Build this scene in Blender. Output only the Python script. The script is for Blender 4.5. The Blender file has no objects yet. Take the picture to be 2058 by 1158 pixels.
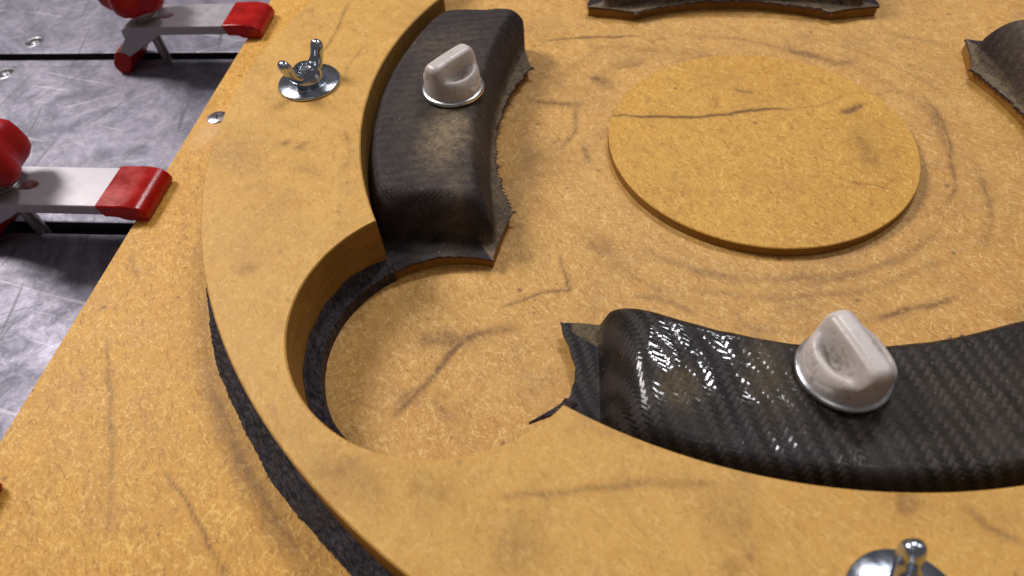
import bpy, bmesh, math, random
import numpy as np
from mathutils import Vector, Matrix
from mathutils.geometry import tessellate_polygon

random.seed(7)
rng = np.random.default_rng(11)
U = 0.06                 # one drawing unit (radius of the raised centre disc) in metres
scene = bpy.context.scene
COL = scene.collection

# ------------------------------------------------------------------ camera
cam_data = bpy.data.cameras.new('camera')
cam = bpy.data.objects.new('camera', cam_data)
COL.objects.link(cam)
Rm = Matrix(((0.994837, -0.037553, 0.094278), (0.088255, 0.778764, -0.621078), (-0.050097, 0.626192, 0.778057)))
cam.matrix_world = Matrix.Translation(Vector((-1.18918, -3.71541, 3.00688)) * U) @ Rm.to_4x4()
cam_data.sensor_width = 6.75
cam_data.lens = 1340.74 / 2058 * 6.75
cam_data.clip_start = 0.01
cam_data.clip_end = 50
cam_data.dof.use_dof = True
cam_data.dof.focus_distance = 0.232
cam_data.dof.aperture_fstop = 2.4
scene.camera = cam

# ------------------------------------------------------------------ light
world = bpy.data.worlds.new('World')
scene.world = world
world.use_nodes = True
bg = world.node_tree.nodes['Background']
bg.inputs[0].default_value = (0.50, 0.45, 0.46, 1)
bg.inputs[1].default_value = 0.21

def area_light(name, loc, target, size, size_y, power, color):
    L = bpy.data.lights.new(name, 'AREA')
    L.shape = 'RECTANGLE'; L.size = size; L.size_y = size_y
    L.energy = power; L.color = color
    o = bpy.data.objects.new(name, L); COL.objects.link(o)
    o.location = loc
    o.rotation_euler = (Vector(target) - Vector(loc)).to_track_quat('-Z', 'Y').to_euler()
    return o
area_light('ceiling_light', (0.29, 0.87, 1.40), (-0.02, -0.08, 0), 0.20, 0.11, 7.5, (0.93, 0.94, 1.0))
area_light('ceiling_light', (0.05, 0.93, 1.38), (-0.02, -0.08, 0), 0.09, 0.10, 3.0, (1.0, 0.90, 0.86))
area_light('ceiling_light', (-1.15, 0.50, 1.15), (-0.05, 0, 0), 0.42, 0.42, 19.0, (1.0, 0.94, 0.90))
area_light('ceiling_light', (0.95, 0.42, 1.40), (0.0, 0, 0), 0.45, 0.35, 3.0, (1.0, 0.93, 0.88))
area_light('ceiling_light', (-0.35, -0.75, 1.9), (-0.1, 0, 0), 0.9, 0.5, 1.8, (1.0, 0.94, 0.90))

scene.view_settings.view_transform = 'Standard'
scene.view_settings.look = 'None'
scene.view_settings.exposure = 0.12
scene.view_settings.gamma = 1.0
scene.view_settings.use_curve_mapping = False

# ------------------------------------------------------------------ helpers
def tag(o, label=None, cat=None, group=None, kind=None):
    if label: o['label'] = label
    if cat: o['category'] = cat
    if group: o['group'] = group
    if kind: o['kind'] = kind
    return o

def empty(name, loc=(0, 0, 0), rz=0.0):
    o = bpy.data.objects.new(name, None); COL.objects.link(o)
    o.location = Vector(loc) * U; o.rotation_euler = (0, 0, rz)
    o.empty_display_size = 0.01
    return o

def mesh_obj(name, verts, faces, mats, parent=None, smooth=False, attrs=None, mat_idx=None, angle=None):
    me = bpy.data.meshes.new(name)
    v = (np.asarray(verts, dtype=float) * U)
    me.from_pydata(v.tolist(), [], faces if isinstance(faces, list) else faces.tolist())
    for m in (mats if isinstance(mats, (list, tuple)) else [mats]):
        me.materials.append(m)
    if mat_idx is not None:
        me.polygons.foreach_set('material_index', np.asarray(mat_idx, dtype=np.int32))
    if smooth:
        me.polygons.foreach_set('use_smooth', np.ones(len(me.polygons), dtype=bool))
    for k, a in (attrs or {}).items():
        at = me.attributes.new(k, 'FLOAT', 'POINT')
        at.data.foreach_set('value', np.asarray(a, dtype=np.float32))
    me.update()
    if angle is not None:
        me.set_sharp_from_angle(angle=math.radians(angle))
    o = bpy.data.objects.new(name, me); COL.objects.link(o)
    if parent is not None: o.parent = parent
    return o

def bm_obj(name, bm, mats, parent=None, smooth=False, bevel=0, seg=2, subsurf=0, angle=40):
    me = bpy.data.meshes.new(name)
    bmesh.ops.recalc_face_normals(bm, faces=bm.faces[:])
    bm.to_mesh(me); bm.free()
    me.transform(Matrix.Scale(U, 4))
    for m in (mats if isinstance(mats, (list, tuple)) else [mats]):
        me.materials.append(m)
    if smooth:
        me.polygons.foreach_set('use_smooth', np.ones(len(me.polygons), dtype=bool))
        me.set_sharp_from_angle(angle=math.radians(angle))
    o = bpy.data.objects.new(name, me); COL.objects.link(o)
    if parent is not None: o.parent = parent
    if bevel:
        b = o.modifiers.new('bevel', 'BEVEL'); b.width = bevel * U; b.segments = seg
        b.limit_method = 'ANGLE'; b.angle_limit = math.radians(35)
    if subsurf:
        s = o.modifiers.new('subsurf', 'SUBSURF'); s.levels = subsurf; s.render_levels = subsurf
    return o

def arc(cx, cy, r, a0, a1, n):
    t = np.linspace(a0, a1, n)
    return np.stack([cx + r * np.cos(t), cy + r * np.sin(t)], 1)

def plate(loops, z0, z1, bottom=True):
    """prism with holes: loops[0] outer, the rest holes"""
    allp = np.concatenate(loops); n = len(allp)
    tris = tessellate_polygon([[Vector((p[0], p[1], 0)) for p in l] for l in loops])
    v = np.concatenate([np.c_[allp, np.full(n, z1)], np.c_[allp, np.full(n, z0)]])
    f = []; mi = []
    for t in tris:
        a, b, c = t
        area = (allp[b][0]-allp[a][0])*(allp[c][1]-allp[a][1])-(allp[b][1]-allp[a][1])*(allp[c][0]-allp[a][0])
        if area < 0: a, b, c = a, c, b
        f.append((a, b, c)); mi.append(0)
        if bottom: f.append((a+n, c+n, b+n)); mi.append(0)
    s = 0
    for li, l in enumerate(loops):
        k = len(l)
        A = 0.5 * np.sum(l[:, 0]*np.roll(l[:, 1], -1) - np.roll(l[:, 0], -1)*l[:, 1])
        flip = (A > 0) != (li == 0)
        for i in range(k):
            a, b = s+i, s+(i+1) % k
            q = (a, a+n, b+n, b)
            f.append(q[::-1] if flip else q); mi.append(1)
        s += k
    return v, f, mi

def lathe(bm, prof, n=48, cx=0, cy=0, rfun=None, cap0=True, cap1=True):
    rings = []
    for r, z in prof:
        rings.append([bm.verts.new((cx + (rfun(r, z, 2*math.pi*i/n) if rfun else r)*math.cos(2*math.pi*i/n),
                                    cy + (rfun(r, z, 2*math.pi*i/n) if rfun else r)*math.sin(2*math.pi*i/n), z)) for i in range(n)])
    for a, b in zip(rings, rings[1:]):
        for i in range(n):
            bm.faces.new((a[i], a[(i+1) % n], b[(i+1) % n], b[i]))
    if cap0: bm.faces.new(rings[0][::-1])
    if cap1: bm.faces.new(rings[-1])

def extrude_profile(bm, prof, y0, y1):
    a = [bm.verts.new((x, y0, z)) for x, z in prof]
    b = [bm.verts.new((x, y1, z)) for x, z in prof]
    n = len(prof)
    bm.faces.new(a); bm.faces.new(b[::-1])
    for i in range(n):
        bm.faces.new((a[i], b[i], b[(i+1) % n], a[(i+1) % n]))

def loft(bm, secs, n=16, p=2.4):
    """secs: (centre, half-axis A, half-axis B) superellipse rings"""
    rings = []
    for c, A, B in secs:
        c, A, B = Vector(c), Vector(A), Vector(B); ring = []
        for i in range(n):
            t = 2*math.pi*i/n; ct, st = math.cos(t), math.sin(t)
            ring.append(bm.verts.new(c + A*math.copysign(abs(ct)**(2/p), ct) + B*math.copysign(abs(st)**(2/p), st)))
        rings.append(ring)
    for a, b in zip(rings, rings[1:]):
        for i in range(n):
            bm.faces.new((a[i], a[(i+1) % n], b[(i+1) % n], b[i]))
    bm.faces.new(rings[0][::-1]); bm.faces.new(rings[-1])

def wobble(x, y, f, seed=0):
    r = np.random.default_rng(seed); s = np.zeros(np.shape(x))
    for k in range(7):
        a = r.uniform(0, 2*np.pi); ff = f*r.uniform(.6, 1.9); ph = r.uniform(0, 6.28)
        s = s + np.sin((x*np.cos(a)+y*np.sin(a))*ff+ph)
    return s/7*1.6

# ------------------------------------------------------------------ materials
class NT:
    def __init__(self, name):
        self.m = bpy.data.materials.new(name); self.m.use_nodes = True
        self.t = self.m.node_tree; self.n = self.t.nodes
        self.b = self.n['Principled BSDF']
    def link(self, a, b): self.t.links.new(a, b)
    def node(self, typ, **kw):
        x = self.n.new(typ)
        for k, v in kw.items(): setattr(x, k, v)
        return x
    def setin(self, x, i, v):
        if hasattr(v, 'is_linked') or isinstance(v, bpy.types.NodeSocket): self.link(v, x.inputs[i])
        else: x.inputs[i].default_value = v
    def math(self, op, a, b=0.0, c=0.0):
        x = self.node('ShaderNodeMath', operation=op)
        self.setin(x, 0, a); self.setin(x, 1, b); self.setin(x, 2, c)
        return x.outputs[0]
    def ramp(self, v, lo, hi, a=0.0, b=1.0):
        x = self.node('ShaderNodeMapRange', clamp=True)
        self.setin(x, 0, v); self.setin(x, 1, lo); self.setin(x, 2, hi); self.setin(x, 3, a); self.setin(x, 4, b)
        return x.outputs[0]
    def mix(self, f, a, b, blend='MIX'):
        x = self.node('ShaderNodeMix', data_type='RGBA', blend_type=blend)
        self.setin(x, 0, f)
        for i, v in ((6, a), (7, b)):
            if isinstance(v, tuple) and len(v) == 3: v = (*v, 1)
            self.setin(x, i, v)
        return x.outputs[2]
    def coords(self, scale=1/U, rot=(0, 0, 0), stretch=(1, 1, 1)):
        tc = self.node('ShaderNodeTexCoord'); mp = self.node('ShaderNodeMapping')
        self.link(tc.outputs['Object'], mp.inputs[0])
        mp.inputs['Rotation'].default_value = rot
        if tuple(stretch) == (1, 1, 1):
            mp.inputs['Scale'].default_value = (scale, scale, scale)
            return mp.outputs[0]
        m2 = self.node('ShaderNodeMapping')          # rotate first, then stretch along the turned axes
        self.link(mp.outputs[0], m2.inputs[0])
        m2.inputs['Scale'].default_value = tuple(scale*s for s in stretch)
        mp = m2
        return mp.outputs[0]
    def noise(self, co, scale, detail=3, rough=.5, dist=0.0):
        x = self.node('ShaderNodeTexNoise')
        self.link(co, x.inputs['Vector'])
        x.inputs['Scale'].default_value = scale; x.inputs['Detail'].default_value = detail
        x.inputs['Roughness'].default_value = rough; x.inputs['Distortion'].default_value = dist
        return x.outputs['Fac']
    def voro(self, co, scale, out='Distance', feature='F1'):
        x = self.node('ShaderNodeTexVoronoi', feature=feature)
        self.link(co, x.inputs['Vector']); x.inputs['Scale'].default_value = scale
        return x.outputs[out]
    def attr(self, name):
        return self.node('ShaderNodeAttribute', attribute_name=name).outputs['Fac']
    def bump(self, h, strength, dist):
        x = self.node('ShaderNodeBump'); x.inputs['Strength'].default_value = strength
        x.inputs['Distance'].default_value = dist*U
        self.link(h, x.inputs['Height'])
        return x
    def out(self, color=None, rough=None, metal=None, normal=None, **kw):
        b = self.b
        for k, v in (('Base Color', color), ('Roughness', rough), ('Metallic', metal), ('Normal', normal)):
            if v is None: continue
            if isinstance(v, tuple) and len(v) == 3: v = (*v, 1)
            self.setin(b, k, v)
        for k, v in kw.items():
            self.setin(b, k.replace('_', ' '), v)
        return self.m

def mdf(name, c_lo, c_hi, fleck=.6, dark=.5, grime=.35, rough=.55, stain=True, fs=1.0):
    t = NT(name); co = t.coords()
    big = t.noise(co, 1.3, 4, .6)
    mid = t.noise(co, 7*fs, 5, .68, .8)
    fine = t.noise(co, 30*fs, 4, .65, 1.4)
    c = t.mix(t.ramp(mid, .32, .68), c_lo, c_hi)
    c = t.mix(t.math('MULTIPLY', t.ramp(big, .45, .7), .4), c, tuple(x*k for x, k in zip(c_lo, (.95, .87, .72))))
    # fibre mottling, darker and lighter
    c = t.mix(t.math('MULTIPLY', t.ramp(fine, .5, .68), .45*dark), c, tuple(x*k for x, k in zip(c_lo, (.70, .60, .44))))
    c = t.mix(t.math('MULTIPLY', t.ramp(fine, .48, .34), .30*dark), c, tuple(min(1, x*k) for x, k in zip(c_hi, (1.08, 1.15, 1.25))))
    # pale wood chips lying in several directions
    for rot, st, sc in ((.5, (1, 3.0, 1), 17), (-.7, (3.0, 1, 1), 19), (1.9, (1, 3.6, 1), 14), (.1, (1, 2.4, 1), 26)):
        cc = t.coords(rot=(0, 0, rot), stretch=st)
        f = t.ramp(t.noise(cc, sc*fs, 2, .45, 1.2), .625, .675)
        c = t.mix(t.math('MULTIPLY', f, min(1, fleck*.95)), c, tuple(min(1, x*k) for x, k in zip(c_hi, (1.18, 1.34, 1.75))))
    # thin dark fibres
    for rot, st, sc in ((.9, (1, 4.5, 1), 11), (-.35, (4.5, 1, 1), 12)):
        cc = t.coords(rot=(0, 0, rot), stretch=st)
        f = t.ramp(t.noise(cc, sc*fs, 2, .5, 1.5), .59, .68)
        c = t.mix(t.math('MULTIPLY', f, dark*.5), c, tuple(x*k for x, k in zip(c_lo, (.55, .42, .28))))
    # dark bark specks
    for sc, thr in ((8, .80), (17, .84)):
        vc = t.voro(co, sc*fs, 'Color'); vd = t.voro(co, sc*fs)
        sep = t.node('ShaderNodeSeparateColor'); t.link(vc, sep.inputs[0])
        sp = t.math('MULTIPLY', t.ramp(vd, .06, .17, 1, 0), t.ramp(sep.outputs[0], thr, thr+.06))
        c = t.mix(t.math('MULTIPLY', sp, .8*dark), c, (.12, .055, .02))
    # handling grime: soft greyish patches
    g = t.math('MULTIPLY', t.ramp(t.noise(co, 2.6, 5, .66, .6), .48, .72), t.ramp(t.noise(co, 15, 5, .72, .5), .3, .68))
    c = t.mix(t.math('MULTIPLY', g, grime), c, (.20, .115, .065))
    if stain:
        brk = t.math('MULTIPLY', t.ramp(t.noise(co, 26, 4, .75, .6), .26, .55, .2, 1.0), t.ramp(t.noise(co, 5, 3, .6), .3, .55, .55, 1.0))
        s = t.math('MULTIPLY', t.attr('stain'), brk)
        c = t.mix(t.math('MINIMUM', t.math('MULTIPLY', s, 1.55), .85), c, tuple(x*k for x, k in zip(c_lo, (.24, .20, .28))))
        c = t.mix(t.attr('pale'), c, (.70, .46, .24))
    if not stain:                                   # cutter lines along the milled walls
        ln = t.noise(t.coords(rot=(0, 0, 0.01), stretch=(.25, .25, 9)), 9, 4, .65)
        c = t.mix(t.ramp(ln, .42, .66, 0, .45), c, tuple(x*k for x, k in zip(c_lo, (.62, .55, .45))))
    h = t.math('ADD', t.math('MULTIPLY', fine, .6), t.math('MULTIPLY', t.noise(co, 90, 2), .4))
    bp = t.bump(h, .35, .008)
    r = t.ramp(mid, .2, .8, rough-.08, rough+.1)
    return t.out(c, r, 0.0, bp.outputs[0], Specular_IOR_Level=.35)

M_BASE = mdf('mdf_board', (.54, .262, .034), (.68, .372, .072), .85, .95, .2)
M_FLOOR = mdf('mdf_milled_floor', (.53, .278, .064), (.63, .362, .103), .85, .8, .55)
M_BOSS = mdf('mdf_boss_top', (.54, .278, .038), (.64, .354, .064), .7, .95, .25)
M_RING = mdf('mdf_ring_top', (.58, .318, .068), (.66, .384, .100), .38, .5, .5)
M_CUT = mdf('mdf_cut_edge', (.25, .125, .020), (.33, .168, .030), .1, .25, .2, .75, stain=False)  # raw routed edge tone, darkened further for the shade on the walls

def carbon(name, ang, tow, lo, hi, dustcol, rgh, weave):
    t = NT(name)
    uv = t.node('ShaderNodeUVMap', uv_map='weave')
    mp = t.node('ShaderNodeMapping'); t.link(uv.outputs[0], mp.inputs[0])
    mp.inputs['Rotation'].default_value = (0, 0, ang)
    mp.inputs['Scale'].default_value = (1/tow, 1/tow, 1)
    wob = t.node('ShaderNodeTexNoise'); t.link(mp.outputs[0], wob.inputs['Vector'])
    wob.inputs['Scale'].default_value = .12; wob.inputs['Detail'].default_value = 2
    va = t.node('ShaderNodeVectorMath', operation='MULTIPLY_ADD')
    t.link(wob.outputs['Color'], va.inputs[0]); va.inputs[1].default_value = (1.6, 1.6, 0); t.link(mp.outputs[0], va.inputs[2])
    sx = t.node('ShaderNodeSeparateXYZ'); t.link(va.outputs[0], sx.inputs[0])
    u, v = sx.outputs[0], sx.outputs[1]
    iu, iv = t.math('FLOOR', u), t.math('FLOOR', v)
    fu, fv = t.math('FRACT', u), t.math('FRACT', v)
    m = t.math('FLOORED_MODULO', t.math('ADD', t.math('SUBTRACT', iu, iv), 400.5), 4.0)
    warp = t.math('LESS_THAN', m, 2.0)
    def hump(x):
        y = t.math('SUBTRACT', t.math('MULTIPLY', x, 2.0), 1.0)
        return t.math('SUBTRACT', 1.0, t.math('MULTIPLY', y, y))
    hu, hv = hump(fu), hump(fv)
    # tow that lies on top at this crossing
    top = t.math('ADD', t.math('MULTIPLY', warp, hu), t.math('MULTIPLY', t.math('SUBTRACT', 1.0, warp), hv))
    co = t.coords()
    grain = t.noise(co, 55, 5, .75)
    speck = t.noise(co, 120, 2, .6)
    blot = t.noise(co, 6, 5, .68, .6)
    vis = t.math('MULTIPLY', t.ramp(t.noise(co, 3.1, 3, .6), .35, .62, .25, 1.0), weave)   # resin and dust bury the weave in places
    wv = t.ramp(warp, 0, 1, -.5, .5)
    tone = t.math('ADD', .5, t.math('MULTIPLY', wv, vis))
    tone = t.math('ADD', tone, t.math('MULTIPLY', t.math('SUBTRACT', grain, .5), 1.5))
    c = t.mix(t.ramp(tone, 0, 1), lo, hi)
    c = t.mix(t.math('MULTIPLY', t.ramp(top, 0.0, .4, .8, 0.0), vis), c, tuple(x*.3 for x in lo))
    gl = t.math('MULTIPLY', t.attr('gloss'), t.ramp(t.noise(co, 9, 4, .7, .5), .37, .50))
    ng = t.math('SUBTRACT', 1.0, gl)
    d = t.attr('dust')
    dn = t.math('MULTIPLY', d, t.ramp(t.math('ADD', t.math('MULTIPLY', t.noise(co, 19, 5, .78, .3), .6), t.math('MULTIPLY', speck, .4)), .36, .62, .05, 1.0))
    film = t.math('MULTIPLY', t.math('MULTIPLY', t.ramp(blot, .42, .7), t.ramp(grain, .35, .65)), .10)
    dn = t.math('MINIMUM', t.math('ADD', dn, t.math('MULTIPLY', film, ng)), .85)
    c = t.mix(dn, c, dustcol)
    sp = t.math('MULTIPLY', t.ramp(t.voro(co, 26), .08, .2, 1, 0), t.ramp(t.noise(co, 17, 2), .56, .66))
    c = t.mix(t.math('MULTIPLY', sp, t.math('MULTIPLY', ng, .55)), c, (.30, .25, .21))
    bh = t.math('ADD', t.math('MULTIPLY', top, vis), t.math('MULTIPLY', grain, .8))
    bp = t.bump(bh, .35, .008)
    cb = t.bump(t.math('ADD', top, t.math('MULTIPLY', t.noise(co, 16, 3, .6), 1.3)), .085, .010)
    r = t.math('ADD', t.math('MULTIPLY', ng, -.05), rgh+.05)
    r = t.math('ADD', r, t.math('MULTIPLY', dn, .3))
    return t.out(c, r, 0.0, bp.outputs[0], Specular_IOR_Level=.22, Coat_Weight=t.math('MULTIPLY', gl, .9), Coat_Roughness=.07, Coat_Normal=cb.outputs[0])

M_CF1 = carbon('carbon_dusty', -.6, .026, (.005, .004, .006), (.036, .028, .036), (.30, .225, .135), .66, .5)
M_CF2 = carbon('carbon_glossy', -.50, .0255, (.003, .0025, .003), (.034, .028, .028), (.20, .15, .075), .5, .95)

def carbon_plain(name):
    t = NT(name); co = t.coords()
    n = t.noise(t.coords(rot=(0, 0, .8), stretch=(1, 2.5, 1)), 22, 5, .7, .8); n2 = t.noise(co, 5, 4, .65, .5)
    c = t.mix(t.ramp(n, .40, .66), (.008, .006, .008), (.095, .075, .083))
    c = t.mix(t.math('MULTIPLY', t.ramp(n2, .52, .72), .30), c, (.12, .085, .06))
    bp = t.bump(n, 1.0, .016)
    return t.out(c, t.ramp(n2, .3, .7, .5, .75), 0.0, bp.outputs[0], Specular_IOR_Level=.3)
M_PLY = carbon_plain('carbon_ply')

def simple(name, col, rough, metal=0.0, nscale=20, var=.15, bump=.1, **kw):
    t = NT(name); co = t.coords()
    n = t.noise(co, nscale, 4, .6); n2 = t.noise(co, nscale*6, 3, .6)
    c = t.mix(t.ramp(n, .3, .7), tuple(x*(1-var) for x in col), tuple(min(1, x*(1+var)) for x in col))
    bp = t.bump(t.math('ADD', n, n2), bump, .004)
    return t.out(c, t.ramp(n, .3, .7, max(.02, rough-.07), rough+.07), metal, bp.outputs[0], **kw)

M_EDGE = simple('carbon_cut_edge', (.05, .022, .032), .6)
M_FRAY = simple('carbon_fibres', (.035, .020, .026), .5)
M_ZINC = simple('zinc_plate', (.46, .51, .59), .17, 1.0, 12, .18, .12)
M_STEEL = simple('steel_washer', (.62, .63, .65), .30, 1.0, 14, .15, .1)
M_SCREW = simple('screw_steel', (.50, .48, .52), .25, 1.0, 30, .2, .15)
M_ANOD = simple('anodised_bar', (.37, .35, .375), .45, .35, 12, .05, .05)
M_BOLT = simple('bolt_steel', (.33, .31, .33), .40, .9, 14, .15, .1)
M_BLACK = simple('slot_shade', (.022, .020, .024), .6, 0.0, 8, .3, .1)  # black puts the shade of slots and recesses into the colour
M_RED = simple('red_plastic', (.34, .006, .004), .24, 0.0, 7, .3, .15, Specular_IOR_Level=.3)
M_REDK = simple('red_knob', (.36, .006, .008), .38, 0.0, 6, .2, .05, Specular_IOR_Level=.3)

def knob_plastic():
    t = NT('milky_plastic'); co = t.coords()
    n = t.noise(co, 12, 5, .65, .4); n2 = t.noise(co, 45, 4, .7)
    c = t.mix(t.ramp(n, .35, .7), (.53, .475, .45), (.62, .575, .555))
    g = t.math('MULTIPLY', t.attr('grime'), t.ramp(n2, .35, .65, .2, 1.0))
    c = t.mix(t.math('MULTIPLY', g, .85), c, (.13, .105, .07))
    c = t.mix(t.math('MULTIPLY', t.ramp(t.noise(co, 4, 3, .6), .45, .65), .35), c, (.50, .42, .30))
    c = t.mix(t.math('MULTIPLY', t.ramp(t.noise(co, 22, 3, .6), .58, .68), .45), c, (.24, .19, .15))
    bp = t.bump(n2, .2, .006)
    return t.out(c, .34, 0.0, bp.outputs[0], Subsurface_Weight=.4, Subsurface_Radius=(.0022, .0018, .0014), Subsurface_Scale=1.0)
M_KNOB = knob_plastic()

def alu():
    t = NT('worn_aluminium'); co = t.coords()
    cloud = t.noise(co, 2.2, 7, .72, 1.2)
    smear = t.noise(t.coords(rot=(0, 0, .95), stretch=(.55, 1.5, 1)), 1.6, 6, .7, .6)
    fine = t.noise(co, 17, 6, .75, .8)
    c = t.mix(t.ramp(cloud, .35, .65), (.120, .116, .155), (.300, .283, .350))
    c = t.mix(t.math('MULTIPLY', t.ramp(smear, .48, .66), .65), c, (.075, .072, .105))
    c = t.mix(t.math('MULTIPLY', t.ramp(fine, .5, .7), .5), c, (.10, .095, .13))
    c = t.mix(t.math('MULTIPLY', t.ramp(fine, .46, .33), .4), c, (.40, .37, .45))
    # scratches, bright and dark, in several directions
    for k, (rot, sc, lo, col, amt) in enumerate(((.25, 2.2, .70, (.55, .53, .60), .35), (-.5, 2.6, .71, (.55, .53, .60), .3), (1.35, 2.0, .69, (.05, .047, .065), .55),
                                    (2.1, 2.4, .70, (.05, .047, .065), .4), (1.65, 2.2, .71, (.05, .047, .065), .45), (2.75, 3, .71, (.05, .047, .065), .35))):
        cc = t.coords(rot=(0, 0, rot), stretch=(.3, 9.0, 1))
        s = t.ramp(t.noise(cc, sc, 1, .35, .8), lo, lo+.03)
        c = t.mix(t.math('MULTIPLY', s, amt), c, col)
    bp = t.bump(t.math('ADD', cloud, fine), .25, .008)
    r = t.math('ADD', t.ramp(cloud, .3, .7, .55, .40), t.math('MULTIPLY', fine, .12))
    return t.out(c, r, .45, bp.outputs[0])
M_ALU = alu()

# ------------------------------------------------------------------ wear marks drawn on the boards (units on the board)
STROKES = [
    ('boss', [(-0.989, 0.234), (-0.764, 0.216), (-0.421, 0.212), (-0.179, 0.257), (0.065, 0.319), (0.275, 0.323)], 0.011, 0.8),
    ('boss', [(0.275, 0.323), (0.441, 0.354), (0.669, 0.486)], 0.007, 0.3),
    ('boss', [(0.592, 0.279), (0.676, 0.331), (0.755, 0.389)], 0.02, 0.6),
    ('boss', [(-0.271, 0.44), (-0.226, 0.435), (-0.263, 0.306)], 0.008, 0.35),
    ('boss', [(-0.087, 0.533), (0.024, 0.522)], 0.013, 0.4),
    ('boss', [(0.453, -0.394), (0.592, -0.445), (0.744, -0.484)], 0.006, 0.35),
    ('boss', [(0.677, 0.096), (0.668, -0.109), (0.666, -0.28)], 0.07, 0.22),
    ('boss', [(-0.16, 0.781), (0.44, 0.725), (0.666, 0.635)], 0.006, 0.12),
    ('boss', [(-0.767, 0.116), (-0.843, 0.049)], 0.006, 0.2),
    ('floor', [(-1.509, 1.3), (-1.165, 1.354), (-0.721, 1.37)], 0.012, 0.55),
    ('floor', [(0.281, 1.216), (0.53, 1.127), (0.726, 0.993), (0.9, 1.042)], 0.03, 0.4),
    ('floor', [(-0.283, 1.372), (0.028, 1.344), (0.319, 1.216)], 0.02, 0.25),
    ('floor', [(-1.592, 0.481), (-1.404, 0.448), (-1.22, 0.427)], 0.025, 0.4),
    ('floor', [(-1.135, 0.793), (-0.995, 0.704)], 0.04, 0.42),
    ('floor', [(-1.227, 0.397), (-1.23, 0.137), (-1.316, -0.061)], 0.018, 0.38),
    ('floor', [(-1.173, -0.025), (-1.118, -0.231)], 0.02, 0.3),
    ('floor', [(-0.926, 0.909), (-0.733, 0.978)], 0.02, 0.25),
    ('floor', [(1.244, 0.592), (1.28, 0.307), (1.249, -0.011), (1.165, -0.351), (1.078, -0.533)], 0.012, 0.4),
    ('floor', [(1.175, 0.651), (1.247, 0.306), (1.218, -0.012)], 0.03, 0.25),
    ('floor', [(1.373, -0.156), (1.312, -0.568), (1.16, -0.901)], 0.02, 0.25),
    ('floor', [(-1.092, -0.916), (-0.987, -1.014)], 0.06, 0.32),
    ('floor', [(-1.282, -1.066), (-1.231, -1.238), (-1.223, -1.312), (-1.426, -1.359), (-1.59, -1.446)], 0.011, 0.5),
    ('floor', [(-0.809, -0.986), (-0.486, -1.147), (-0.154, -1.188), (0.292, -1.148), (0.653, -1.0), (0.932, -0.791)], 0.025, 0.28),
    ('floor', [(-0.607, -1.264), (-0.065, -1.328), (0.462, -1.231), (0.93, -0.988)], 0.02, 0.22),
    ('floor', [(0.439, -1.439), (0.67, -1.343), (0.898, -1.27)], 0.018, 0.45),
    ('floor', [(-0.861, -1.331), (-0.695, -1.359), (-0.511, -1.454)], 0.02, 0.25),
    ('floor', [(-2.078, -2.18), (-1.958, -1.983), (-1.841, -1.79), (-1.761, -1.672), (-1.603, -1.606)], 0.018, 0.5),
    ('floor', [(-2.029, -1.736), (-1.928, -1.671), (-1.782, -1.722)], 0.06, 0.4),
    ('floor', [(-1.782, -1.722), (-1.695, -1.645), (-1.493, -1.594)], 0.02, 0.35),
    ('floor', [(-2.072, -2.079), (-2.002, -2.031)], 0.03, 0.3),
    ('floor', [(1.199, 1.45), (1.587, 1.238)], 0.03, 0.2),
    ('floor', [(-1.538, -0.244), (-1.442, -0.671)], 0.05, 0.15),
    ('floor', [(-1.082, 1.221), (-0.494, 1.154), (0.067, 1.034)], 0.05, 0.16),
    ('ring', [(-3.022, 1.133), (-3.018, 0.807), (-3.016, 0.537), (-3.053, 0.378)], 0.008, 0.4),
    ('ring', [(-2.758, 0.507), (-2.806, 0.257), (-2.797, 0.081)], 0.012, 0.25),
    ('ring', [(-3.025, -0.588), (-2.968, -0.568)], 0.02, 0.35),
    ('ring', [(-2.901, -0.632), (-2.862, -0.57)], 0.016, 0.35),
    ('ring', [(-1.46, -2.719), (-1.164, -2.674), (-0.869, -2.634), (-0.595, -2.607)], 0.012, 0.32),
    ('ring', [(-2.887, -0.783), (-2.71, -0.866)], 0.04, 0.18),
    ('ring', [(-2.936, -1.607), (-2.835, -1.585)], 0.03, 0.2),
    ('ring', [(-2.221, -2.639), (-2.038, -2.692), (-1.938, -2.769)], 0.06, 0.2),
    ('ring', [(-1.832, -2.678), (-1.657, -2.749)], 0.06, 0.18),
    ('ring', [(-1.443, -2.882), (-1.288, -2.918)], 0.08, 0.2),
    ('ring', [(-0.642, -2.699), (-0.502, -2.786)], 0.08, 0.2),
    ('ring', [(0.064, -2.615), (0.132, -2.636)], 0.05, 0.4),
    ('ring', [(0.307, -2.653), (0.391, -2.723), (0.478, -2.771)], 0.012, 0.3),
    ('ring', [(-0.61, -2.94), (-0.553, -2.909)], 0.03, 0.25),
    ('ring', [(-2.664, -0.448), (-2.57, -0.637), (-2.572, -0.818)], 0.01, 0.2),
    ('base', [(-3.104, -2.571), (-3.003, -2.663), (-2.894, -2.75), (-2.761, -2.876), (-2.616, -3.02)], 0.007, 0.5),
    ('base', [(-3.763, -1.843), (-3.584, -2.149), (-3.416, -2.476), (-3.259, -2.833)], 0.012, 0.3),
    ('base', [(-3.066, -2.089), (-2.89, -2.308), (-2.687, -2.556), (-2.47, -2.777), (-2.348, -2.878)], 0.022, 0.3),
    ('base', [(-3.898, -1.222), (-3.776, -1.414)], 0.01, 0.25),
    ('base', [(-3.493, -2.373), (-3.361, -2.343)], 0.006, 0.3),
]

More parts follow.
